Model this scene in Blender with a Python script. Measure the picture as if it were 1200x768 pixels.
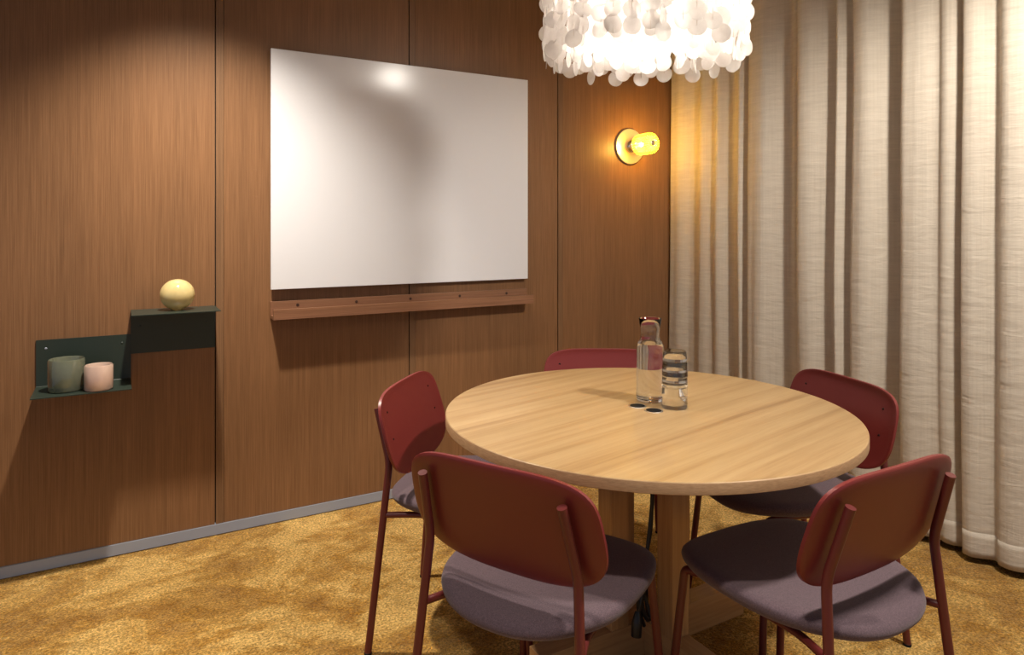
import bpy, bmesh, math, random
from mathutils import Vector, Matrix, noise

random.seed(7)
scene = bpy.context.scene
for o in list(bpy.data.objects):
    bpy.data.objects.remove(o)
col = scene.collection
R = math.radians

# ------------------------------------------------------------------ camera
cam_d = bpy.data.cameras.new('camera')
cam_d.sensor_width = 36
cam_d.lens = 36 * 800.53 / 1200
cam_d.shift_y = -(384 - 266.25) / 1200
cam_d.clip_start = 0.05
cam = bpy.data.objects.new('camera', cam_d)
cam.location = (0, -3.0015, 1.25)
cam.rotation_euler = (R(90), 0, R(-29.84))
col.objects.link(cam)
scene.camera = cam

# ------------------------------------------------------------------ light
scene.view_settings.view_transform = 'Standard'
scene.view_settings.look = 'None'
scene.view_settings.exposure = 0.0
scene.view_settings.gamma = 1
scene.view_settings.use_curve_mapping = False
world = bpy.data.worlds.new('room_ambience')
scene.world = world
world.use_nodes = True
bg = world.node_tree.nodes['Background']
bg.inputs[0].default_value = (0.80, 0.84, 1.0, 1)
bg.inputs[1].default_value = 0.31
scene.cycles.max_bounces = 20
scene.cycles.transmission_bounces = 20
scene.cycles.transparent_max_bounces = 24


def spot(name, loc, aim, watts, size, blend, color, soft=0.03):
    d = bpy.data.lights.new(name, 'SPOT')
    d.energy = watts
    d.spot_size = R(size)
    d.spot_blend = blend
    d.color = color
    d.shadow_soft_size = soft
    o = bpy.data.objects.new(name, d)
    o.location = loc
    o.rotation_euler = (Vector(aim) - Vector(loc)).to_track_quat('-Z', 'Y').to_euler()
    col.objects.link(o)
    return o


WARM = (1.0, 0.905, 0.775)
spot('ceiling_spotlight_beside_shelf', (0.25, -0.66, 2.52), (0.31, -0.40, 0.0), 262, 99, 1.0, WARM, 0.04)
spot('ceiling_spotlight_by_curtain', (1.98, -2.52, 2.52), (2.0, -2.1, 0.0), 195, 154, 0.5, (1.0, 0.925, 0.82), 0.09)
spot('ceiling_spotlight_behind_chairs', (0.42, -2.38, 2.52), (0.5, -2.3, 0.0), 95, 84, 0.8, WARM, 0.05)


def point(name, loc, watts, color, soft):
    d = bpy.data.lights.new(name, 'POINT')
    d.energy = watts
    d.color = color
    d.shadow_soft_size = soft
    o = bpy.data.objects.new(name, d)
    o.location = loc
    col.objects.link(o)
    return o


# ------------------------------------------------------------------ helpers
def obj(name, bm, mat=None, parent=None, smooth=None, loc=None):
    me = bpy.data.meshes.new(name)
    bmesh.ops.recalc_face_normals(bm, faces=bm.faces)
    bm.to_mesh(me)
    bm.free()
    o = bpy.data.objects.new(name, me)
    col.objects.link(o)
    if mat:
        me.materials.append(mat)
    if parent:
        o.parent = parent
    if loc:
        o.location = loc
    if smooth is not None:
        for p in me.polygons:
            p.use_smooth = True
        me.set_sharp_from_angle(angle=R(smooth))
    return o


def tag(o, label=None, cat=None, group=None, kind=None):
    if label: o['label'] = label
    if cat: o['category'] = cat
    if group: o['group'] = group
    if kind: o['kind'] = kind
    return o


def empty(name, loc, rz=0):
    o = bpy.data.objects.new(name, None)
    o.empty_display_size = 0.1
    o.location = loc
    o.rotation_euler = (0, 0, rz)
    col.objects.link(o)
    return o


def children(o):
    return [c for c in bpy.data.objects if c.parent == o]


def copy_tree(o, parent=None):
    c = o.copy()
    col.objects.link(c)
    if parent:
        c.parent = parent
    for ch in children(o):
        copy_tree(ch, c)
    return c


def add_box(bm, x0, x1, y0, y1, z0, z1, bevel=0.0, seg=2):
    r = bmesh.ops.create_cube(bm, size=1)
    vs = r['verts']
    for v in vs:
        v.co = Vector(((x0 + x1) / 2 + v.co.x * (x1 - x0), (y0 + y1) / 2 + v.co.y * (y1 - y0),
                       (z0 + z1) / 2 + v.co.z * (z1 - z0)))
    if bevel:
        es = list({e for v in vs for e in v.link_edges})
        bmesh.ops.bevel(bm, geom=es, offset=bevel, segments=seg, affect='EDGES', profile=0.5)
    return bm


def box(name, x0, x1, y0, y1, z0, z1, mat, parent=None, bevel=0.0, seg=2, smooth=None):
    bm = bmesh.new()
    add_box(bm, x0, x1, y0, y1, z0, z1, bevel, seg)
    return obj(name, bm, mat, parent, smooth)


def round_path(pts, rad, n=6):
    """round the corners of a polyline"""
    pts = [Vector(p) for p in pts]
    out = [pts[0]]
    for i in range(1, len(pts) - 1):
        a, b, c = pts[i - 1], pts[i], pts[i + 1]
        d1 = (a - b); d2 = (c - b)
        r = min(rad, d1.length * .45, d2.length * .45)
        p = b + d1.normalized() * r
        q = b + d2.normalized() * r
        for k in range(n + 1):
            t = k / n
            out.append(p * (1 - t) ** 2 + b * 2 * t * (1 - t) + q * t ** 2)
    out.append(pts[-1])
    return out


def add_tube(bm, pts, r, n=12, cap=True):
    pts = [Vector(p) for p in pts]
    rings = []
    up = None
    for i, p in enumerate(pts):
        if i == 0: t = pts[1] - pts[0]
        elif i == len(pts) - 1: t = pts[-1] - pts[-2]
        else: t = (pts[i + 1] - pts[i]).normalized() + (pts[i] - pts[i - 1]).normalized()
        t.normalize()
        if up is None:
            up = t.orthogonal().normalized()
        up = (up - t * up.dot(t)).normalized()
        w = t.cross(up)
        rr = r(i / (len(pts) - 1)) if callable(r) else r
        rings.append([bm.verts.new(p + up * math.cos(2 * math.pi * k / n) * rr + w * math.sin(2 * math.pi * k / n) * rr)
                      for k in range(n)])
    for a, b in zip(rings, rings[1:]):
        for k in range(n):
            bm.faces.new((a[k], a[(k + 1) % n], b[(k + 1) % n], b[k]))
    if cap:
        bm.faces.new(rings[0]); bm.faces.new(rings[-1])
    return bm


def add_lathe(bm, prof, n=48, center=(0, 0, 0)):
    """profile of (radius, height) turned about z; radius 0 closes a pole"""
    c = Vector(center)
    rings = []
    for r, z in prof:
        if r < 1e-6:
            rings.append([bm.verts.new(c + Vector((0, 0, z)))])
        else:
            rings.append([bm.verts.new(c + Vector((r * math.cos(2 * math.pi * k / n), r * math.sin(2 * math.pi * k / n), z)))
                          for k in range(n)])
    for a, b in zip(rings, rings[1:]):
        if len(a) == 1 and len(b) == 1: continue
        for k in range(n):
            k2 = (k + 1) % n
            if len(a) == 1: bm.faces.new((a[0], b[k], b[k2]))
            elif len(b) == 1: bm.faces.new((a[k], a[k2], b[0]))
            else: bm.faces.new((a[k], a[k2], b[k2], b[k]))
    return bm


# ------------------------------------------------------------------ materials
class NT:
    def __init__(self, name):
        self.m = bpy.data.materials.new(name)
        self.m.use_nodes = True
        self.t = self.m.node_tree
        self.b = self.t.nodes['Principled BSDF']
        self.out = self.t.nodes['Material Output']

    def n(self, typ, **kw):
        nd = self.t.nodes.new(typ)
        for k, v in kw.items():
            if k.startswith('i_'):
                key = k[2:]
                key = int(key) if key.isdigit() else key.replace('_', ' ')
                nd.inputs[key].default_value = v
            else:
                setattr(nd, k, v)
        return nd

    def l(self, a, b):
        self.t.links.new(a, b)

    def coord(self, scale=(1, 1, 1), rot=(0, 0, 0), kind='Object'):
        tc = self.n('ShaderNodeTexCoord')
        mp = self.n('ShaderNodeMapping')
        mp.inputs['Scale'].default_value = scale
        mp.inputs['Rotation'].default_value = rot
        self.l(tc.outputs[kind], mp.inputs['Vector'])
        return mp.outputs['Vector']

    def noise(self, vec, scale, detail=4, rough=0.5, dist=0.0):
        nd = self.n('ShaderNodeTexNoise', i_Scale=scale, i_Detail=detail, i_Roughness=rough, i_Distortion=dist)
        self.l(vec, nd.inputs['Vector'])
        return nd.outputs['Fac']

    def ramp(self, fac, stops):
        nd = self.n('ShaderNodeValToRGB')
        cr = nd.color_ramp
        while len(cr.elements) < len(stops):
            cr.elements.new(0.5)
        for e, (p, c) in zip(cr.elements, stops):
            e.position = p
            e.color = (c[0], c[1], c[2], 1)
        self.l(fac, nd.inputs['Fac'])
        return nd.outputs['Color']

    def mix(self, a, b, fac, mode='MIX'):
        nd = self.n('ShaderNodeMix', data_type='RGBA', blend_type=mode)
        if isinstance(fac, float): nd.inputs[0].default_value = fac
        else: self.l(fac, nd.inputs[0])
        for s, v in ((6, a), (7, b)):
            if isinstance(v, tuple): nd.inputs[s].default_value = (*v, 1)
            else: self.l(v, nd.inputs[s])
        return nd.outputs[2]

    def bump(self, h, strength, dist):
        nd = self.n('ShaderNodeBump', i_Strength=strength, i_Distance=dist)
        self.l(h, nd.inputs['Height'])
        self.l(nd.outputs['Normal'], self.b.inputs['Normal'])

    def set(self, **kw):
        for k, v in kw.items():
            self.b.inputs[k.replace('_', ' ')].default_value = v


def plain(name, c, rough=0.5, metal=0.0, **kw):
    a = NT(name)
    a.set(Base_Color=(*c, 1), Roughness=rough, Metallic=metal, **kw)
    return a.m


def walnut(name, axis='z', dark=(0.108, 0.049, 0.020), mid=(0.216, 0.107, 0.048), light=(0.32, 0.168, 0.080), rot=0.0):
    a = NT(name)
    s = {'z': (1, 1, 0.012), 'x': (0.012, 1, 1)}[axis]
    fine = a.noise(a.coord(tuple(v * 1.0 for v in s)), 330, 4, 0.65)
    s2 = {'z': (1, 1, 0.015), 'x': (0.015, 1, 1)}[axis]
    med = a.noise(a.coord(s2), 70, 4, 0.6)
    s3 = {'z': (1, 1, 0.10), 'x': (0.10, 1, 1)}[axis]
    broad = a.noise(a.coord(s3), 6, 3, 0.5)
    c1 = a.ramp(fine, [(0.22, dark), (0.50, mid), (0.78, light)])
    c2 = a.ramp(med, [(0.15, dark), (0.52, mid), (0.80, light)])
    c = a.mix(c1, c2, 0.30)
    tone = a.ramp(broad, [(0.3, (0.90, 0.90, 0.90)), (0.7, (1.08, 1.06, 1.04))])
    c = a.mix(c, tone, 1.0, 'MULTIPLY')
    a.l(c, a.b.inputs['Base Color'])
    a.set(Roughness=0.42)
    a.b.inputs['Specular IOR Level'].default_value = 0.35
    a.bump(fine, 0.12, 0.002)
    return a.m


M = {}
M['walnut'] = walnut('stained_oak_veneer')
M['walnut_tray'] = walnut('stained_oak_solid', 'x', (0.12, 0.050, 0.025), (0.24, 0.115, 0.062), (0.33, 0.17, 0.10))
M['walnut_strip'] = walnut('stained_oak_edge_strip', 'z', (0.105, 0.051, 0.024), (0.195, 0.104, 0.050), (0.275, 0.155, 0.08))


def oak(name, rot):
    a = NT(name)
    v = a.coord((1, 1, 1), (0, 0, rot))
    def st(sx, sy, sz=1):
        mp = a.n('ShaderNodeMapping'); mp.inputs['Scale'].default_value = (sx, sy, sz)
        a.l(v, mp.inputs['Vector']); return mp.outputs['Vector']
    fine = a.noise(st(0.05, 1), 150, 3, 0.6)
    streak = a.noise(st(0.022, 1), 30, 6, 0.6, 0.1)
    broad = a.noise(st(0.16, 1), 5, 3, 0.5, 0.4)
    c1 = a.ramp(streak, [(0.30, (0.20, 0.105, 0.042)), (0.41, (0.33, 0.20, 0.088)), (0.55, (0.405, 0.27, 0.132)), (0.8, (0.45, 0.312, 0.16))])
    c2 = a.ramp(fine, [(0.3, (0.315, 0.19, 0.086)), (0.5, (0.39, 0.255, 0.122)), (0.75, (0.46, 0.315, 0.16))])
    c = a.mix(c1, c2, 0.30)
    tone = a.ramp(broad, [(0.3, (0.88, 0.85, 0.80)), (0.65, (1.06, 1.06, 1.06))])
    c = a.mix(c, tone, 1.0, 'MULTIPLY')
    a.l(c, a.b.inputs['Base Color'])
    a.set(Roughness=0.38)
    a.b.inputs['Specular IOR Level'].default_value = 0.4
    a.bump(fine, 0.06, 0.001)
    return a.m


M['oak_top'] = oak('pale_oak_tabletop', R(-11))


def oak_post(name, axis):
    a = NT(name)
    s = {'z': (1, 1, 0.04), 'x': (0.04, 1, 1), 'y': (1, 0.04, 1)}[axis]
    fine = a.noise(a.coord(s), 120, 3, 0.6)
    br = a.noise(a.coord(s), 20, 4, 0.6, 0.3)
    c1 = a.ramp(fine, [(0.3, (0.34, 0.17, 0.065)), (0.5, (0.47, 0.26, 0.11)), (0.72, (0.56, 0.33, 0.15))])
    c2 = a.ramp(br, [(0.3, (0.38, 0.20, 0.08)), (0.6, (0.52, 0.30, 0.13))])
    a.l(a.mix(c1, c2, 0.5), a.b.inputs['Base Color'])
    a.set(Roughness=0.45)
    a.bump(fine, 0.08, 0.001)
    return a.m


for ax in 'xyz':
    M['oak_' + ax] = oak_post('oak_grain_' + ax, ax)


def edge_band():
    a = NT('oak_edge_band')
    f = a.noise(a.coord((1, 1, 6)), 60, 3, 0.6)
    a.l(a.ramp(f, [(0.3, (0.34, 0.20, 0.10)), (0.7, (0.46, 0.29, 0.155))]), a.b.inputs['Base Color'])
    a.set(Roughness=0.5)
    return a.m


M['oak_edge'] = edge_band()


def carpet():
    a = NT('gold_pile_carpet')
    v = a.coord()
    fibre = a.noise(v, 130, 3, 0.75)
    tuft = a.noise(v, 48, 3, 0.7)
    mp = a.n('ShaderNodeMapping'); mp.inputs['Scale'].default_value = (0.8, 1.15, 1)
    mp.inputs['Rotation'].default_value = (0, 0, R(12))
    a.l(v, mp.inputs['Vector'])
    patch = a.noise(mp.outputs['Vector'], 2.9, 9, 0.72, 0.5)
    fleck = a.noise(v, 13, 6, 0.72, 0.5)
    c1 = a.ramp(patch, [(0.41, (0.31, 0.130, 0.011)), (0.49, (0.48, 0.24, 0.032)), (0.56, (0.78, 0.50, 0.15))])
    c2 = a.ramp(fleck, [(0.42, (0.38, 0.17, 0.018)), (0.56, (0.78, 0.49, 0.15))])
    c = a.mix(c1, c2, 0.25)
    g = a.ramp(fibre, [(0.34, (0.34, 0.29, 0.20)), (0.5, (1.0, 0.99, 0.97)), (0.66, (1.75, 1.8, 2.0))])
    c = a.mix(c, g, 0.95, 'MULTIPLY')
    g2 = a.ramp(tuft, [(0.3, (0.72, 0.68, 0.6)), (0.65, (1.15, 1.16, 1.2))])
    c = a.mix(c, g2, 0.8, 'MULTIPLY')
    a.l(c, a.b.inputs['Base Color'])
    a.set(Roughness=0.95)
    a.b.inputs['Specular IOR Level'].default_value = 0.1
    a.b.inputs['Sheen Weight'].default_value = 0.25
    a.b.inputs['Sheen Roughness'].default_value = 0.5
    a.b.inputs['Sheen Tint'].default_value = (1.0, 0.8, 0.45, 1)
    h = a.n('ShaderNodeMath', operation='ADD'); a.l(fibre, h.inputs[0])
    h2 = a.n('ShaderNodeMath', operation='MULTIPLY', i_1=1.6); a.l(tuft, h2.inputs[0]); a.l(h2.outputs[0], h.inputs[1])
    h3 = a.n('ShaderNodeMath', operation='MULTIPLY', i_1=3.0); a.l(fleck, h3.inputs[0])
    h4 = a.n('ShaderNodeMath', operation='ADD'); a.l(h.outputs[0], h4.inputs[0]); a.l(h3.outputs[0], h4.inputs[1])
    a.bump(h4.outputs[0], 0.9, 0.014)
    return a.m


M['carpet'] = carpet()


def linen():
    a = NT('natural_linen_curtain')
    v = a.coord((1, 1, 0.02))
    warp = a.noise(v, 130, 3, 0.6)
    w = a.coord((0.04, 0.04, 1))
    weft = a.noise(w, 240, 3, 0.6)
    slub = a.noise(a.coord((0.3, 0.3, 3)), 26, 4, 0.6)
    c = a.ramp(warp, [(0.3, (0.63, 0.56, 0.465)), (0.7, (0.685, 0.615, 0.515))])
    c = a.mix(c, a.ramp(weft, [(0.3, (0.95, 0.95, 0.95)), (0.7, (1.04, 1.04, 1.04))]), 1.0, 'MULTIPLY')
    c = a.mix(c, a.ramp(slub, [(0.35, (0.94, 0.93, 0.92)), (0.7, (1.04, 1.04, 1.04))]), 1.0, 'MULTIPLY')
    a.l(c, a.b.inputs['Base Color'])
    a.set(Roughness=0.75)
    a.b.inputs['Specular IOR Level'].default_value = 0.25
    a.b.inputs['Sheen Weight'].default_value = 0.15
    cr = a.noise(a.coord((1.5, 1.5, 5)), 5, 3, 0.5, 0.6)
    h = a.n('ShaderNodeMath', operation='ADD'); a.l(warp, h.inputs[0]); a.l(weft, h.inputs[1])
    h2 = a.n('ShaderNodeMath', operation='MULTIPLY', i_1=6.0); a.l(cr, h2.inputs[0])
    h3 = a.n('ShaderNodeMath', operation='ADD'); a.l(h.outputs[0], h3.inputs[0]); a.l(h2.outputs[0], h3.inputs[1])
    a.bump(h3.outputs[0], 0.25, 0.004)
    tr = a.n('ShaderNodeBsdfTranslucent'); a.l(c, tr.inputs['Color'])
    ms = a.n('ShaderNodeMixShader', i_0=0.12)
    a.l(a.b.outputs[0], ms.inputs[1]); a.l(tr.outputs[0], ms.inputs[2])
    a.l(ms.outputs[0], a.out.inputs['Surface'])
    return a.m


M['linen'] = linen()


def seat_fabric():
    a = NT('aubergine_wool_fabric')
    f = a.noise(a.coord(), 900, 2, 0.6)
    f2 = a.noise(a.coord(), 260, 3, 0.6)
    c = a.ramp(f, [(0.3, (0.060, 0.041, 0.050)), (0.7, (0.172, 0.118, 0.138))])
    c = a.mix(c, a.ramp(f2, [(0.3, (0.8, 0.8, 0.8)), (0.7, (1.15, 1.12, 1.12))]), 1.0, 'MULTIPLY')
    a.l(c, a.b.inputs['Base Color'])
    a.set(Roughness=0.9)
    a.b.inputs['Specular IOR Level'].default_value = 0.15
    a.b.inputs['Sheen Weight'].default_value = 0.2
    a.bump(f, 0.35, 0.001)
    return a.m


M['fabric'] = seat_fabric()
M['shell_red'] = plain('burgundy_lacquered_wood', (0.170, 0.020, 0.018), 0.38)
M['shell_red'].node_tree.nodes['Principled BSDF'].inputs['Specular IOR Level'].default_value = 0.5
M['tube_red'] = plain('burgundy_powder_coated_steel', (0.120, 0.018, 0.017), 0.35)
M['screw_dark'] = plain('dark_screw_head', (0.02, 0.008, 0.008), 0.4, 0.6)
M['glide'] = plain('black_plastic_glide', (0.009, 0.009, 0.009), 0.6)
M['glide'].node_tree.nodes['Principled BSDF'].inputs['Specular IOR Level'].default_value = 0.2
M['green_steel'] = plain('dark_green_powder_coat', (0.020, 0.030, 0.022), 0.40)
M['whiteboard'] = plain('white_enamelled_glass', (0.74, 0.745, 0.785), 0.17)
M['whiteboard'].node_tree.nodes['Principled BSDF'].inputs['Specular IOR Level'].default_value = 0.3
M['alu'] = plain('brushed_aluminium', (0.30, 0.33, 0.40), 0.4, 0.1)
M['plug'] = plain('dark_wood_plug', (0.045, 0.017, 0.008), 0.5)
M['gap'] = plain('black_gap', (0.006, 0.004, 0.003), 0.8)
M['plaster'] = plain('white_plaster', (0.62, 0.61, 0.58), 0.8)
M['ceiling'] = plain('ceiling_paint', (0.50, 0.48, 0.45), 0.9)
M['black'] = plain('black_plastic', (0.010, 0.010, 0.011), 0.3)
M['black_cable'] = plain('black_rubber_cable', (0.012, 0.012, 0.013), 0.4)
M['chrome'] = plain('polished_nickel', (0.78, 0.70, 0.60), 0.12, 1.0)
M['brass'] = plain('satin_nickel', (0.74, 0.66, 0.54), 0.34, 0.7)
M['steel_ring'] = plain('brushed_steel_ring', (0.5, 0.48, 0.45), 0.3, 1.0)


def glass(name, color=(1, 1, 1), rough=0.0, ior=1.45):
    a = NT(name)
    a.set(Base_Color=(*color, 1), Roughness=rough, IOR=ior)
    a.b.inputs['Transmission Weight'].default_value = 1.0
    return a.m


M['glass'] = glass('clear_glass', (0.985, 0.99, 0.985))
M['water'] = glass('still_water', (1, 1, 1), 0.0, 1.333)


def cased_glass(name, c, t, rough=0.12):
    a = NT(name)
    f = a.noise(a.coord((1, 1, 0.4)), 30, 3, 0.5)
    col_ = a.ramp(f, [(0.3, tuple(v * 0.85 for v in c)), (0.7, c)])
    a.l(col_, a.b.inputs['Base Color'])
    a.set(Roughness=rough)
    a.b.inputs['Transmission Weight'].default_value = t
    a.b.inputs['Coat Weight'].default_value = 0.6
    a.b.inputs['Coat Roughness'].default_value = 0.05
    return a.m


M['yellow_glass'] = cased_glass('pale_yellow_glass', (0.90, 0.72, 0.33), 0.28)
M['green_glass'] = cased_glass('sage_green_glass', (0.25, 0.265, 0.185), 0.5)
M['pink_glass'] = cased_glass('blush_pink_glass', (0.80, 0.58, 0.47), 0.32)


def capiz():
    a = NT('capiz_shell')
    oi = a.n('ShaderNodeObjectInfo')
    f = a.noise(a.coord(), 40, 3, 0.6)
    c = a.ramp(f, [(0.3, (0.84, 0.83, 0.82)), (0.7, (0.96, 0.955, 0.95))])
    a.l(c, a.b.inputs['Base Color'])
    a.set(Roughness=0.22)
    tr = a.n('ShaderNodeBsdfTranslucent'); a.l(c, tr.inputs['Color'])
    ms = a.n('ShaderNodeMixShader', i_0=0.66)
    a.l(a.b.outputs[0], ms.inputs[1]); a.l(tr.outputs[0], ms.inputs[2])
    tp = a.n('ShaderNodeBsdfTransparent'); tp.inputs['Color'].default_value = (0.98, 0.96, 0.94, 1)
    ms2 = a.n('ShaderNodeMixShader', i_0=0.36)
    a.l(ms.outputs[0], ms2.inputs[1]); a.l(tp.outputs[0], ms2.inputs[2])
    a.l(ms2.outputs[0], a.out.inputs['Surface'])
    return a.m


M['capiz'] = capiz()


def emit(name, c, s):
    a = NT(name)
    a.set(Base_Color=(*c, 1), Emission_Color=(*c, 1), Emission_Strength=s)
    return a.m


M['bulb'] = emit('lit_opal_bulb', (1.0, 0.90, 0.78), 3)
M['sconce_bulb'] = emit('lit_warm_bulb', (1.0, 0.86, 0.50), 10)


def amber():
    a = NT('ribbed_amber_glass')
    tc = a.n('ShaderNodeTexCoord')
    sp = a.n('ShaderNodeSeparateXYZ'); a.l(tc.outputs['Object'], sp.inputs[0])
    at = a.n('ShaderNodeMath', operation='ARCTAN2'); a.l(sp.outputs[2], at.inputs[0]); a.l(sp.outputs[0], at.inputs[1])
    mu = a.n('ShaderNodeMath', operation='MULTIPLY', i_1=22.0); a.l(at.outputs[0], mu.inputs[0])
    co = a.n('ShaderNodeMath', operation='COSINE'); a.l(mu.outputs[0], co.inputs[0])
    fa = a.n('ShaderNodeMath', operation='MULTIPLY_ADD', i_1=0.5, i_2=0.5); a.l(co.outputs[0], fa.inputs[0])
    c = a.ramp(fa.outputs[0], [(0.12, (0.42, 0.20, 0.010)), (0.55, (0.95, 0.70, 0.09))])
    a.l(c, a.b.inputs['Base Color'])
    a.set(Roughness=0.12)
    tr = a.n('ShaderNodeBsdfTranslucent'); a.l(c, tr.inputs['Color'])
    tp = a.n('ShaderNodeBsdfTransparent'); tp.inputs['Color'].default_value = (1.0, 0.88, 0.52, 1)
    m1 = a.n('ShaderNodeMixShader', i_0=0.32); a.l(a.b.outputs[0], m1.inputs[1]); a.l(tr.outputs[0], m1.inputs[2])
    m2 = a.n('ShaderNodeMixShader', i_0=0.55); a.l(m1.outputs[0], m2.inputs[1]); a.l(tp.outputs[0], m2.inputs[2])
    a.l(m2.outputs[0], a.out.inputs['Surface'])
    return a.m


M['amber'] = amber()

# ------------------------------------------------------------------ the room
CEIL = 2.56
bm = bmesh.new()
add_box(bm, -2.2, 3.05, -4.6, 0.06, -0.08, 0.0)
tag(obj('floor', bm, M['carpet']), kind='structure')
bm = bmesh.new()
add_box(bm, -2.2, 3.05, -4.6, 0.06, CEIL, CEIL + 0.06)
tag(obj('ceiling', bm, M['ceiling']), kind='structure')
# veneered wall: panels with open joints over a black backing
bm = bmesh.new()
SEAMS = [0.337, 1.171, 2.002]
edges = [-2.2] + SEAMS + [3.0]
for i in range(4):
    x0 = edges[i] + (0.030 if i else 0)
    x1 = edges[i + 1] - (0.0045 if i < 3 else 0)
    add_box(bm, x0, x1, 0.0, 0.02, 0.045, CEIL)
tag(obj('wall_back', bm, M['walnut']), kind='structure')
for i, s in enumerate(SEAMS):
    tag(box('trim_%d' % (i + 1), s, s + 0.0285, -0.0015, 0.02, 0.045, CEIL, M['walnut_strip']), kind='structure')
tag(box('wall_back_core', -2.2, 3.0, 0.021, 0.06, 0.0, CEIL, M['gap']), kind='structure')
tag(box('baseboard_back', -2.2, 3.0, -0.006, 0.0205, 0.004, 0.044, M['alu']), kind='structure')
tag(box('wall_right', 3.0, 3.05, -4.6, 0.06, 0.0, CEIL, M['plaster']), kind='structure')
tag(box('baseboard_right', 2.988, 2.9995, -4.6, -0.01, 0.0, 0.07, M['plaster']), kind='structure')

# ------------------------------------------------------------------ whiteboard and its shelf
wb = empty('whiteboard', (1.171, -0.02, 1.0))
tag(wb, 'large frameless white glass writing board on the wood panelled wall', 'whiteboard')
bm = bmesh.new(); add_box(bm, -0.6255, 0.6255, -0.012, 0.004, -0.012, 0.997, 0.0015, 2)
obj('board', bm, M['whiteboard'], wb)
for sx in (-0.5, 0.5):
    for sz in (0.12, 0.88):
        bm = bmesh.new(); add_box(bm, sx - 0.03, sx + 0.03, 0.0035, 0.0185, sz - 0.03, sz + 0.03)
        obj('wall_bracket', bm, M['alu'], wb)

tray = empty('pen_tray', (1.174, 0, 0.867))
tag(tray, 'long wooden pen tray fixed to the wall under the white writing board', 'pen tray')
box('back_rail', -0.627, 0.627, -0.014, -0.0016, 0.0, 0.070, M['walnut_tray'], tray, 0.001)
bm = bmesh.new()
prof = [(-0.0142, 0.0), (-0.080, 0.0), (-0.080, 0.042), (-0.066, 0.042), (-0.066, 0.014), (-0.0142, 0.014)]
va = [bm.verts.new((-0.627, y, z)) for y, z in prof]
vb = [bm.verts.new((0.627, y, z)) for y, z in prof]
for k in range(len(prof)):
    bm.faces.new((va[k], va[(k + 1) % 6], vb[(k + 1) % 6], vb[k]))
bm.faces.new((va[0], va[1], va[4], va[5])); bm.faces.new((va[1], va[2], va[3], va[4]))
bm.faces.new((vb[0], vb[1], vb[4], vb[5])); bm.faces.new((vb[1], vb[2], vb[3], vb[4]))
obj('tray_lip', bm, M['walnut_tray'], tray)
for x in (0.658, 0.914, 1.17, 1.423, 1.682):
    bm = bmesh.new()
    add_lathe(bm, [(0, 0.0012), (0.006, 0.0012), (0.0065, 0), (0.0065, -0.004), (0, -0.004)], 16)
    p = obj('screw_plug', bm, M['plug'], tray, 40)
    p.location = (x - 1.174, -0.014, 0.0505)
    p.rotation_euler = (R(90), 0, 0)

# ------------------------------------------------------------------ folded steel shelf with its objects
sh = empty('wall_shelf', (0.036, 0, 0.668))
tag(sh, 'stepped dark green folded steel wall shelf holding glass objects', 'shelf')


def folded(name, x0, x1, zs, z_other, depth, parent):
    """back plate and shelf plate folded from one 3 mm sheet, with a rounded fold"""
    t = 0.003
    bm = bmesh.new()
    zb = z_other
    sgn = 1 if zb > zs else -1
    pts = [(-0.0017, zb)]
    for k in range(7):
        a = k / 6 * math.pi / 2
        pts.append((-0.0017 - 0.006 + 0.006 * math.cos(a), zs + sgn * (0.006 - 0.006 * math.sin(a))))
    pts.append((-depth, zs))
    inner = []
    n = len(pts)
    for i in range(n):
        if i == 0: d = Vector((pts[1][0] - pts[0][0], pts[1][1] - pts[0][1]))
        elif i == n - 1: d = Vector((pts[-1][0] - pts[-2][0], pts[-1][1] - pts[-2][1]))
        else: d = Vector((pts[i + 1][0] - pts[i - 1][0], pts[i + 1][1] - pts[i - 1][1]))
        d.normalize()
        nv = Vector((-d.y, d.x))
        if i == 0: nv = Vector((-1, 0))
        if i == n - 1: nv = Vector((0, sgn))
        elif nv.x > 0: nv = -nv
        inner.append((pts[i][0] + nv.x * t, pts[i][1] + nv.y * t))
    loops = []
    for x in (x0, x1):
        loops.append(([bm.verts.new((x, y, z)) for y, z in pts], [bm.verts.new((x, y, z)) for y, z in inner]))
    (a, ai), (b, bi) = loops
    for i in range(n - 1):
        bm.faces.new((a[i], a[i + 1], b[i + 1], b[i]))
        bm.faces.new((ai[i], ai[i + 1], bi[i + 1], bi[i]))
        bm.faces.new((a[i], a[i + 1], ai[i + 1], ai[i]))
        bm.faces.new((b[i], b[i + 1], bi[i + 1], bi[i]))
    for i in (0, n - 1):
        bm.faces.new((a[i], ai[i], bi[i], b[i]))
    return obj(name, bm, M['green_steel'], parent, 35)


low = folded('lower_shelf_plate', -0.300, 0.0, 0.0, 0.172, 0.205, sh)
up = folded('upper_shelf_plate', -0.001, 0.296, 0.265, 0.096, 0.205, sh)
for par, x, z in ((low, -0.270, 0.140), (low, -0.03, 0.140), (up, 0.03, 0.2), (up, 0.266, 0.2)):
    bm = bmesh.new()
    add_lathe(bm, [(0, 0.0015), (0.003, 0.0012), (0.0045, 0), (0.0045, -0.002), (0, -0.002)], 14)
    s = obj('screw', bm, M['alu'] if x < -0.2 else M['green_steel'], par, 40)
    s.location = (x, -0.0047, z); s.rotation_euler = (R(90), 0, 0)


def cup(name, loc, r, h, wall, mat, label, lip=0.003):
    bm = bmesh.new()
    pr = [(0, 0), (r - 0.006, 0), (r - 0.002, 0.002), (r, 0.007), (r, h - 0.004), (r - wall * 0.5, h),
          (r - wall, h - 0.004), (r - wall, 0.016), (r - wall - 0.004, 0.012), (0, 0.012)]
    add_lathe(bm, pr, 56)
    o = obj(name, bm, mat, None, 40, loc)
    return tag(o, label, 'candle holder')


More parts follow.
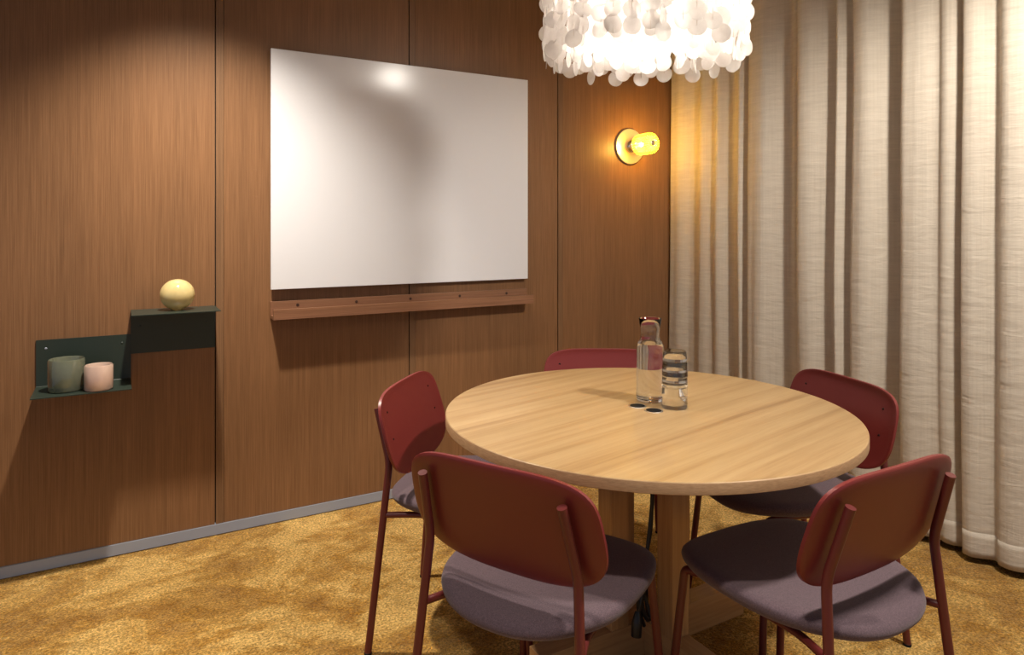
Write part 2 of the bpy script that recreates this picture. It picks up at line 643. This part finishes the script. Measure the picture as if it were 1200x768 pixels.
cup('glass_candle_holder', (-0.165, -0.112, 0.6713), 0.0565, 0.112, 0.0055, M['green_glass'],
    'larger sage green glass candle holder on the lower shelf')
cup('glass_candle_holder', (-0.066, -0.158, 0.6713), 0.0455, 0.089, 0.006, M['pink_glass'],
    'smaller blush pink glass candle holder on the lower shelf')
bm = bmesh.new()
pr = [(0.0, 0.0), (0.02, 0.0), (0.024, 0.003)]
for k in range(1, 40):
    a = -math.pi / 2 + math.pi * k / 40
    r_ = 0.0615 * math.cos(a)
    if a > -1.15: pr.append((r_, 0.059 + 0.059 * math.sin(a)))
pr.append((0, 0.118))
add_lathe(bm, pr, 64)
ball = obj('glass_sphere', bm, M['yellow_glass'], None, 50, (0.19, -0.095, 0.9331))
tag(ball, 'glossy pale yellow glass ball on the upper shelf', 'glass ball')

# ------------------------------------------------------------------ sconce
sc = empty('wall_sconce', (2.479, 0, 1.702))
tag(sc, 'lit wall sconce with ribbed amber glass on a round metal plate', 'wall lamp')


def lathe_y(name, prof, mat, parent, n=48, smooth=40):
    """turned part pointing out of the back wall (-y)"""
    bm = bmesh.new()
    add_lathe(bm, prof, n)
    bmesh.ops.rotate(bm, verts=bm.verts, cent=(0, 0, 0), matrix=Matrix.Rotation(R(90), 3, 'X'))
    return obj(name, bm, mat, parent, smooth)


lathe_y('wall_plate', [(0, 0.0), (0.098, 0.0), (0.100, 0.002), (0.100, 0.010), (0.097, 0.013), (0, 0.013)], M['brass'], sc, 72)
lathe_y('socket_neck', [(0.0, 0.0135), (0.036, 0.0135), (0.036, 0.030), (0.031, 0.036), (0.026, 0.040), (0.026, 0.052), (0.026, 0.066), (0.030, 0.072), (0.030, 0.0865), (0, 0.0865)], M['chrome'], sc)
# ribbed glass: 20 ribs
bm = bmesh.new()
NR = 22
prof = [(0.027, 0.082), (0.044, 0.084), (0.050, 0.092), (0.050, 0.186), (0.045, 0.194), (0.033, 0.198), (0.016, 0.198)]
inn = [(0.016, 0.193), (0.031, 0.193), (0.040, 0.189), (0.043, 0.183), (0.043, 0.096), (0.039, 0.090), (0.027, 0.087)]
rings = []
n = NR * 6
for idx, (r_, y_) in enumerate(prof + inn):
    ring = []
    for k in range(n):
        a = 2 * math.pi * k / n
        rib = 0.0072 * abs(math.cos(a * NR / 2)) ** 0.8 if (idx < len(prof) and r_ > 0.035) else 0
        ring.append(bm.verts.new(((r_ + rib) * math.cos(a), -y_, (r_ + rib) * math.sin(a))))
    rings.append(ring)
rings.append(rings[0])
for a_, b_ in zip(rings, rings[1:]):
    for k in range(n):
        bm.faces.new((a_[k], a_[(k + 1) % n], b_[(k + 1) % n], b_[k]))
obj('ribbed_glass_shade', bm, M['amber'], sc, 25)
lathe_y('bulb', [(0.0, 0.087), (0.012, 0.087), (0.013, 0.094), (0.015, 0.100), (0.013, 0.108), (0.007, 0.113), (0, 0.114)], M['sconce_bulb'], sc, 32)
point('sconce_lamp', (2.479, -0.138, 1.702), 11.5, (1.0, 0.84, 0.53), 0.022)
lathe_y('end_ring', [(0.0, 0.190), (0.015, 0.190), (0.015, 0.201), (0.011, 0.203), (0.0, 0.203)], M['brass'], sc, 32)

# ------------------------------------------------------------------ round table
TX, TY, TZ, TR = 1.36, -1.43, 0.708, 0.594
tb = empty('round_table', (TX, TY, 0))
tag(tb, 'round pale oak meeting table on a cross base in the middle of five chairs', 'table')
bm = bmesh.new()
add_lathe(bm, [(0, TZ), (TR - 0.003, TZ), (TR - 0.001, TZ - 0.0012)], 160)
top = obj('tabletop', bm, M['oak_top'], tb, 30)
bm = bmesh.new()
add_lathe(bm, [(TR - 0.001, TZ - 0.0012), (TR, TZ - 0.003), (TR, TZ - 0.026), (TR - 0.003, TZ - 0.028), (0, TZ - 0.028)], 160)
obj('edge_band', bm, M['oak_edge'], top, 30)
W2 = 0.031
BH = 0.100
box('base_beam', -0.386, 0.386, -W2, W2, 0.0, BH, M['oak_x'], tb, 0.0015)
for y0, y1 in ((-0.386, -W2 - 0.0005), (W2 + 0.0005, 0.386)):
    box('base_beam', -W2, W2, y0, y1, 0.0, BH, M['oak_y'], tb, 0.0015)
for x, y in ((-0.120, 0), (0.120, 0), (0, -0.118), (0, 0.118)):
    box('column', x - W2, x + W2, y - W2, y + W2, BH, TZ - 0.0282, M['oak_z'], tb, 0.0015)
for x, y in ((-0.001, 0.034), (0.006, -0.031)):
    g = empty('power_socket', (x, y, TZ))
    g.parent = tb
    bm = bmesh.new()
    add_lathe(bm, [(0.0225, 0.0002), (0.0225, 0.0012), (0.0265, 0.0012), (0.0275, 0.0003), (0.0275, -0.002), (0.0225, -0.002)], 40)
    obj('socket_rim', bm, M['steel_ring'], g, 30)
    bm = bmesh.new()
    add_lathe(bm, [(0, 0.0006), (0.019, 0.0006), (0.0225, 0.0010), (0.0225, -0.003), (0, -0.003)], 32)
    obj('socket_face', bm, M['glide'], g, 30)

# cables hanging below the sockets
cb = empty('power_cable', (1.27, -1.51, 0.10))
tag(cb, 'tangled black power cable with plug hanging between the oak table columns', 'cable')
bm = bmesh.new()


def wp(*p): return Vector(p) - Vector((1.27, -1.51, 0.10))


add_tube(bm, round_path([wp(1.345, -1.475, 0.679), wp(1.335, -1.49, 0.45), wp(1.30, -1.50, 0.28), wp(1.285, -1.50, 0.17), wp(1.31, -1.505, 0.115),
                         wp(1.335, -1.465, 0.15), wp(1.31, -1.49, 0.26), wp(1.275, -1.51, 0.20), wp(1.265, -1.505, 0.125)], 0.05), 0.0055, 10)
obj('cord', bm, M['black_cable'], cb, 60)
bm = bmesh.new()
add_tube(bm, round_path([wp(1.35, -1.485, 0.679), wp(1.325, -1.495, 0.36), wp(1.27, -1.505, 0.25), wp(1.29, -1.50, 0.145), wp(1.325, -1.50, 0.118),
                         wp(1.315, -1.47, 0.20), wp(1.285, -1.495, 0.27), wp(1.262, -1.508, 0.18), wp(1.30, -1.495, 0.11)], 0.05), 0.0055, 10)
obj('cord', bm, M['black_cable'], cb, 60)
bm = bmesh.new()
add_tube(bm, [wp(1.268, -1.505, 0.165), wp(1.264, -1.507, 0.150), wp(1.262, -1.508, 0.135), wp(1.258, -1.510, 0.100)],
         lambda t: 0.007 + 0.008 * min(1, t * 1.6), 14)
obj('plug', bm, M['black'], cb, 60)

# ------------------------------------------------------------------ carafe, water, glasses
CX, CY = 1.436, -1.365
outer = [(0, 0.0), (0.036, 0.0), (0.0405, 0.003), (0.0425, 0.010), (0.0425, 0.160), (0.0415, 0.172), (0.037, 0.183), (0.0315, 0.191), (0.0288, 0.200), (0.0285, 0.208), (0.0306, 0.228), (0.0352, 0.256), (0.0350, 0.2572)]
inner = [(0.0342, 0.2568), (0.0294, 0.228), (0.0272, 0.208), (0.0275, 0.200), (0.0292, 0.190), (0.0345, 0.181), (0.0388, 0.171), (0.0398, 0.160), (0.0398, 0.020), (0.036, 0.015), (0.022, 0.013), (0, 0.0125)]
bm = bmesh.new(); add_lathe(bm, outer + inner, 64)
caf = obj('carafe', bm, M['glass'], None, 60, (CX, CY, TZ + 0.0002))
tag(caf, 'tall clear glass water carafe with flared neck on the round table', 'carafe')
bm = bmesh.new()
wprof = [(0, 0.0122), (0.022, 0.0127), (0.0362, 0.0147), (0.0401, 0.0198), (0.0401, 0.160), (0.0391, 0.1713), (0.0360, 0.1785), (0, 0.1785)]
add_lathe(bm, wprof, 64)
wat = obj('water', bm, M['water'], None, 60, (CX, CY, TZ + 0.0002))
tag(wat, 'clear still water filling the carafe to its shoulder', 'water', kind='stuff')

GX, GY = 1.4455, -1.463
gp = [(0.0, 0.0), (0.0, 0.0)]
gout = [(0.0375, 0.0), (0.0382, 0.0012), (0.0382, 0.004), (0.0372, 0.030), (0.0355, 0.062), (0.034, 0.074), (0.031, 0.078), (0, 0.078)]
gin = [(0, 0.0740), (0.030, 0.0740), (0.0326, 0.071), (0.0343, 0.061), (0.0361, 0.030), (0.0371, 0.004), (0.0373, 0.001)]
bm = bmesh.new(); add_lathe(bm, gout + gin + [gout[0]], 48)
g0 = obj('drinking_glass', bm, M['glass'], None, 50)
for i, (dx, dy, lab) in enumerate(((0, 0, 'bottom glass of the upside down stack beside the carafe, standing on the table'),
                                   (0.0006, 0, 'second glass from the bottom of the stack beside the carafe'),
                                   (0.0012, 0.0004, 'third glass from the bottom of the stack beside the carafe'),
                                   (0.0020, 0.0006, 'topmost upturned clear glass of the stack beside the carafe'))):
    g = g0 if i == 0 else g0.copy()
    if i: col.objects.link(g)
    g.location = (GX + dx, GY + dy, TZ + 0.0003 + i * 0.031)
    tag(g, lab, 'glass', 'stacked drinking glasses')

# ------------------------------------------------------------------ chairs
D = dict(wt=.1754, yt=-.2583, zt=.7025, wk=.1885, yk=-.214, zk=.5496, wf=.2278, yf=-.2645, zj=.3988, wff=.2095, yff=.2185, wft=.1823, yft=.1849)
MB = (D['yt'] - D['yk']) / (D['zt'] - D['zk'])


def back_y(x, z, rr):
    """middle surface of the moulded back: leaning, wrapped sideways, rim turned forward"""
    return D['yk'] + MB * (z - D['zk']) + 0.0185 + 0.17 * x * x + 0.006 * max(0, rr) ** 10


def backrest_mesh():
    bm = bmesh.new()
    NS = 96
    RS = [0.0, 0.25, 0.5, 0.7, 0.82, 0.9, 0.95, 0.985, 1.0]
    zc, hh = 0.6275, 0.1275
    def outline(a):
        c, s = math.cos(a), math.sin(a)
        e = 4.6 if s > 0 else 3.1
        w = 0.243
        r = (abs(c) ** e + abs(s) ** e) ** (-1 / e)
        x, z = c * r * w, s * r * hh
        x *= 1.0 - 0.035 * max(0, z / hh)
        return x, z
    def side(off):
        rings = []
        for rr in RS:
            if rr == 0:
                rings.append([bm.verts.new((0, back_y(0, zc, 0) + off, zc))]); continue
            ring = []
            for k in range(NS):
                x, z = outline(2 * math.pi * k / NS)
                x *= rr; z = zc + z * rr
                o = off * (1 if rr < 0.99 else 0.75)
                ring.append(bm.verts.new((x, back_y(x, z, rr) + o, z)))
            rings.append(ring)
        for k in range(NS):
            bm.faces.new((rings[0][0], rings[1][k], rings[1][(k + 1) % NS]))
        for a, b in zip(rings[1:], rings[2:]):
            for k in range(NS):
                bm.faces.new((a[k], b[k], b[(k + 1) % NS], a[(k + 1) % NS]))
        return rings[-1]
    f = side(0.0055); b = side(-0.0055)
    for k in range(NS):
        bm.faces.new((f[k], f[(k + 1) % NS], b[(k + 1) % NS], b[k]))
    return bm


def seat_mesh():
    bm = bmesh.new()
    NS = 88
    def outline(a):
        c, s = math.cos(a), math.sin(a)
        if s > 0: e, h = 2.75, 0.257
        else: e, h = 2.35, 0.262
        r = (abs(c) ** e + abs(s) ** e) ** (-1 / e)
        return c * r * 0.232, s * r * h
    #        scale, z
    rows = [(0.0, .4065), (0.5, .4065), (0.84, .4065), (0.91, .409), (0.965, .416), (0.993, .425), (1.0, .433), (0.992, .440), (0.965, .4455), (0.91, .4485), (0.82, .449), (0.6, .4465), (0.3, .4445), (0.0, .444)]
    rings = []
    for sc_, z in rows:
        top = z > .43
        if sc_ == 0:
            rings.append([bm.verts.new((0, 0, z))]); continue
        ring = []
        for k in range(NS):
            x, y = outline(2 * math.pi * k / NS)
            x *= sc_; y *= sc_
            dz = 0
            if y > 0.13: dz -= 0.020 * ((y - 0.13) / 0.127) ** 2
            if y < -0.185: dz -= 0.012 * ((-y - 0.185) / 0.077) ** 1.3
            dz += 0.006 * (x / 0.232) ** 2
            ring.append(bm.verts.new((x, y, z + (dz if top else dz * 0.8))))
        rings.append(ring)
    for a, b in zip(rings, rings[1:]):
        for k in range(NS):
            k2 = (k + 1) % NS
            if len(a) == 1: bm.faces.new((a[0], b[k], b[k2]))
            elif len(b) == 1: bm.faces.new((a[k], a[k2], b[0]))
            else: bm.faces.new((a[k], a[k2], b[k2], b[k]))
    return bm


def make_chair():
    root = empty('dining_chair', (0, 0, 0))
    obj('seat', seat_mesh(), M['fabric'], root, 60)
    br = obj('backrest', backrest_mesh(), M['shell_red'], root, 38)
    for s in (-1, 1):
        for zz in (0.6943, 0.6178):
            t = (zz - D['zk']) / (D['zt'] - D['zk'])
            x = s * (D['wk'] + (D['wt'] - D['wk']) * t)
            bm = bmesh.new()
            add_lathe(bm, [(0, 0.0010), (0.0032, 0.0012), (0.0046, 0.0), (0.0046, -0.003), (0, -0.003)], 14)
            sc_ = obj('screw', bm, M['screw_dark'], br, 40)
            sc_.location = (x, back_y(x, zz, 0.7) + 0.0056, zz)
            sc_.rotation_euler = (R(-90) - math.atan(-MB) , 0, 0)
    for s in (-1, 1):
        # rear leg runs on up behind the back
        foot = Vector((s * D['wf'], D['yf'], 0.006)); kink = Vector((s * D['wk'], D['yk'], D['zk'])); tp = Vector((s * D['wt'], D['yt'], D['zt'] + 0.004))
        bm = bmesh.new()
        add_tube(bm, round_path([foot, kink, tp], 0.03), 0.0105, 16)
        lg = obj('leg', bm, M['tube_red'], root, 50)
        bm = bmesh.new(); add_lathe(bm, [(0, 0), (0.0115, 0), (0.0115, 0.006), (0.009, 0.008), (0, 0.008)], 16, (foot.x, foot.y, 0))
        obj('glide', bm, M['glide'], lg, 40)
        # front leg
        ff = Vector((s * D['wff'], D['yff'], 0.006)); ft = Vector((s * D['wft'], D['yft'], 0.398))
        ft2 = Vector((s * (D['wft'] - 0.012), D['yft'] - 0.035, 0.3975))
        bm = bmesh.new()
        add_tube(bm, round_path([ff, ft, ft2], 0.03), 0.0105, 16)
        lg = obj('leg', bm, M['tube_red'], root, 50)
        bm = bmesh.new(); add_lathe(bm, [(0, 0), (0.0115, 0), (0.0115, 0.006), (0.009, 0.008), (0, 0.008)], 16, (ff.x, ff.y, 0))
        obj('glide', bm, M['glide'], lg, 40)
        # side rail under the seat joining the rear leg
        t = D['zj'] / D['zk']
        j = Vector((s * (D['wf'] + (D['wk'] - D['wf']) * t), D['yf'] + (D['yk'] - D['yf']) * t, D['zj']))
        bm = bmesh.new()
        add_tube(bm, round_path([j, Vector((s * 0.168, -0.135, 0.3965)), ft2], 0.04), 0.0088, 14)
        obj('seat_rail', bm, M['tube_red'], root, 50)
    return root


CH = [(0.8909, -1.6277, -1.09388, 'burgundy chair in front on the left, its dark back turned to us before the table'),
      (1.4049, -1.9222, -0.00411, 'burgundy chair in front on the right, seen from behind with purple lit back'),
      (1.8438, -1.5301, 1.30527, 'burgundy chair at the right of the table in front of the curtain'),
      (0.9780, -1.0712, -2.31924, 'burgundy chair at the left of the table beside the wood wall, facing right'),
      (1.5779, -0.9828, 2.59876, 'burgundy chair behind the table, mostly hidden by tabletop and carafe')]
proto = make_chair()
roots = [proto] + [copy_tree(proto) for _ in CH[1:]]
for r_, (x, y, a, lab) in zip(roots, CH):
    r_.location = (x, y, 0)
    r_.rotation_euler = (0, 0, a)
    tag(r_, lab, 'chair', 'chairs around the round table')

# ------------------------------------------------------------------ capiz shell chandelier
LX, LY = 1.352, -1.43
ZB = 1.735
cd = empty('chandelier', (LX, LY, ZB))
tag(cd, 'round white capiz shell chandelier hanging over the table', 'ceiling lamp')
RINGS = [(0.292, 42), (0.258, 34), (0.205, 24), (0.135, 17), (0.06, 8)]
ZTOP = 0.42
bm = bmesh.new()
for r_, n_ in RINGS:
    add_tube(bm, [(r_ * math.cos(2 * math.pi * k / 64), r_ * math.sin(2 * math.pi * k / 64), ZTOP) for k in range(65)], 0.003, 8, False)
for k in range(3):
    a = math.pi * k / 3
    add_tube(bm, [(-0.292 * math.cos(a), -0.292 * math.sin(a), ZTOP), (0.292 * math.cos(a), 0.292 * math.sin(a), ZTOP)], 0.003, 8)
obj('ring_frame', bm, M['chrome'], cd, 50)
bm = bmesh.new(); add_tube(bm, [(0, 0, ZTOP - 0.03), (0, 0, CEIL - ZB - 0.024)], 0.003, 8)
obj('cord', bm, M['chrome'], cd, 50)
bm = bmesh.new(); add_lathe(bm, [(0, CEIL - ZB - 0.001), (0.05, CEIL - ZB - 0.001), (0.05, CEIL - ZB - 0.02), (0.045, CEIL - ZB - 0.025), (0, CEIL - ZB - 0.025)], 32)
obj('ceiling_canopy', bm, M['chrome'], cd, 40)
for k in range(3):
    a = 2 * math.pi * k / 3 + 0.4
    bx_, by_ = 0.12 * math.cos(a), 0.12 * math.sin(a)
    bm = bmesh.new()
    add_lathe(bm, [(0, 0.15), (0.014, 0.153), (0.028, 0.166), (0.034, 0.185), (0.030, 0.203), (0.020, 0.222), (0.014, 0.24), (0.014, 0.26), (0, 0.26)], 24, (bx_, by_, 0))
    obj('bulb', bm, M['bulb'], cd, 50)
    bm = bmesh.new(); add_tube(bm, [(bx_, by_, 0.26), (bx_, by_, ZTOP)], 0.014, 12)
    obj('lamp_holder', bm, M['chrome'], cd, 50)



def disc_mesh(bm, r, mtx):
    n_ = 22
    t = 0.0006
    a = [bm.verts.new(mtx @ Vector((r * math.cos(2 * math.pi * k / n_), -t, r * math.sin(2 * math.pi * k / n_)))) for k in range(n_)]
    b = [bm.verts.new(mtx @ Vector((r * math.cos(2 * math.pi * k / n_), t, r * math.sin(2 * math.pi * k / n_)))) for k in range(n_)]
    bm.faces.new(a); bm.faces.new(b)
    for k in range(n_):
        bm.faces.new((a[k], a[(k + 1) % n_], b[(k + 1) % n_], b[k]))


discs = []
PITCH = 0.042
strings = bmesh.new()
for ri, (r_, n_) in enumerate(RINGS):
    for k in range(n_):
        a = 2 * math.pi * (k + random.uniform(-.18, .18)) / n_
        x, y = r_ * math.cos(a), r_ * math.sin(a)
        dz = random.uniform(-0.012, 0.012) + (0.010 if ri else 0.0)
        add_tube(strings, [(x, y, dz + 0.02), (x, y, ZTOP)], 0.0005, 4, False)
        row = 0
        while True:
            z = 0.024 + dz + (row + (0.5 if k % 2 else 0)) * PITCH
            if z > (ZTOP - 0.02 if ri < 3 else 0.10): break
            tw = a + math.pi / 2 + random.gauss(0, 0.45) + (1.3 if random.random() < 0.08 else 0)
            tilt = random.gauss(0, 0.10)
            rad = random.uniform(0.0245, 0.0272)
            mtx = Matrix.Translation((x, y, z)) @ Matrix.Rotation(tw, 4, 'Z') @ Matrix.Rotation(tilt, 4, 'X')
            P = Vector((LX + x, LY + y, ZB + z))
            d = P - cam.location
            fwd = Vector((math.sin(R(29.84)), math.cos(R(29.84)), 0))
            dep = d.dot(fwd)
            v = 266.25 - 800.53 * d.z / dep
            # those nearest the camera and inside the frame show largest
            score = dep + (10 if v < -10 else 0) + (0.6 if ri and dep < 2.0 else 0)
            discs.append((score, rad, mtx))
            row += 1
obj('hanging_strings', strings, M['chrome'], cd)
discs.sort(key=lambda t: t[0])
bm = bmesh.new(); disc_mesh(bm, 0.0258, Matrix.Identity(4))
point('chandelier_lamp', (LX, LY, ZB + 0.20), 13.5, (1.0, 0.93, 0.85), 0.075)
d0 = obj('shell_disc', bm, M['capiz'], cd)
for i, (s_, rad, mtx) in enumerate(discs[:100]):
    d_ = d0 if i == 0 else d0.copy()
    if i: col.objects.link(d_)
    d_.parent = cd
    d_.matrix_local = mtx @ Matrix.Scale(rad / 0.0258, 4)
bm = bmesh.new()
for s_, rad, mtx in discs[100:]:
    disc_mesh(bm, rad, mtx)
tag(obj('shell_discs', bm, M['capiz'], cd), kind='stuff')

# ------------------------------------------------------------------ curtain
# folds along the right wall: (y, x) control points at the top and at the hem
top_pts = [(-0.010, 2.78), (-0.035, 2.757), (-0.13, 2.775), (-0.205, 2.805), (-0.245, 2.765), (-0.285, 2.78), (-0.335, 2.80), (-0.365, 2.765), (-0.43, 2.82), (-0.49, 2.81),
           (-0.522, 2.755), (-0.548, 2.80), (-0.568, 2.81), (-0.598, 2.74), (-0.67, 2.755), (-0.745, 2.80), (-0.795, 2.85), (-0.83, 2.80), (-0.853, 2.83), (-0.887, 2.74), (-0.96, 2.76), (-1.01, 2.82), (-1.045, 2.83),
           (-1.075, 2.748), (-1.10, 2.78), (-1.13, 2.83), (-1.162, 2.742), (-1.23, 2.755), (-1.285, 2.83), (-1.335, 2.88), (-1.377, 2.738), (-1.44, 2.748), (-1.50, 2.785), (-1.53, 2.765), (-1.585, 2.79),
           (-1.601, 2.84), (-1.612, 2.735), (-1.67, 2.752), (-1.715, 2.80), (-1.745, 2.74), (-1.81, 2.76), (-1.88, 2.84), (-1.93, 2.735), (-2.02, 2.76), (-2.09, 2.85), (-2.14, 2.74), (-2.26, 2.76), (-2.33, 2.86), (-2.37, 2.74),
           (-2.47, 2.76), (-2.54, 2.86), (-2.58, 2.74), (-2.70, 2.77), (-2.75, 2.86), (-2.80, 2.74), (-2.92, 2.76), (-3.0, 2.86), (-3.05, 2.74), (-3.18, 2.77), (-3.25, 2.86), (-3.3, 2.74), (-3.42, 2.77), (-3.5, 2.86), (-3.55, 2.74), (-3.68, 2.77), (-3.75, 2.85), (-3.8, 2.74), (-3.95, 2.77)]
top_pts = [(y, 2.745 + (x - 2.745) * 0.85) for y, x in top_pts]
CRV = []


def cat(p0, p1, p2, p3, t):
    return tuple(0.5 * ((2 * b) + (-a + c) * t + (2 * a - 5 * b + 4 * c - d) * t * t + (-a + 3 * b - 3 * c + d) * t ** 3)
                 for a, b, c, d in zip(p0, p1, p2, p3))


pts = [top_pts[0]] + top_pts + [top_pts[-1]]
for i in range(1, len(pts) - 2):
    for k in range(6):
        CRV.append(cat(pts[i - 1], pts[i], pts[i + 1], pts[i + 2], k / 6))
CRV.append(pts[-2])
NCR = len(CRV)


def smooth_x(i, w):
    s = t = 0
    for k in range(-w, w + 1):
        j = min(NCR - 1, max(0, i + k))
        g = math.exp(-(k / (w * 0.6)) ** 2)
        s += CRV[j][1] * g; t += g
    return s / t


CRV = [(CRV[i][0], smooth_x(i, 4)) for i in range(NCR)]
# smoother, fuller profile for the hem
LOWX = [2.80 + (smooth_x(i, 7) - 2.79) * 1.35 for i in range(NCR)]


def curtain_at(i, z):
    y, x = CRV[i]
    f = min(1, max(0, (1.75 - z) / 1.7))
    f = f * f * (3 - 2 * f)
    xx = x * (1 - f) + LOWX[i] * f
    xx += 0.006 * noise.noise(Vector((y * 5, z * 1.3, 2.0)))
    xx += 0.011 * noise.noise(Vector((y * 17, z * 0.22, 5.0))) + 0.004 * noise.noise(Vector((y * 44, z * 0.35, 9.0)))
    t_ = min(1, max(0, (z - 0.7) / 1.5))
    xx += 0.018 * t_ * t_ * (3 - 2 * t_)
    yy = y + 0.014 * f * noise.noise(Vector((y * 3, 7, z))) + (0.010 * f if y > -0.2 else 0) * 0
    return Vector((min(xx, 2.96), min(yy, -0.009), z))


def curtain_strip(z0, z1, nz, off=0.0, hem=False):
    bm = bmesh.new()
    rows = []
    for r_ in range(nz + 1):
        row = []
        for i in range(NCR):
            f = r_ / nz
            zb = z0
            if z0 < 0.1:
                zb = z0 + 0.012 * noise.noise(Vector((CRV[i][0] * 4, 3, 1)))
            z = zb + (z1 - zb) * f
            p = curtain_at(i, z)
            row.append(bm.verts.new(p + Vector((-off, 0, 0))))
        rows.append(row)
    for a, b in zip(rows, rows[1:]):
        for i in range(NCR - 1):
            bm.faces.new((a[i], a[i + 1], b[i + 1], b[i]))
    return bm


cu = obj('curtain', curtain_strip(0.030, CEIL - 0.002, 34), M['linen'], None, 70)
md = cu.modifiers.new('thickness', 'SOLIDIFY'); md.thickness = 0.0025; md.offset = 0
tag(cu, 'full height natural linen curtain hanging in folds along the right wall', 'curtain')
hm = obj('hem', curtain_strip(0.029, 0.118, 4, 0.0022), M['linen'], cu, 70)
md = hm.modifiers.new('thickness', 'SOLIDIFY'); md.thickness = 0.0015; md.offset = 0
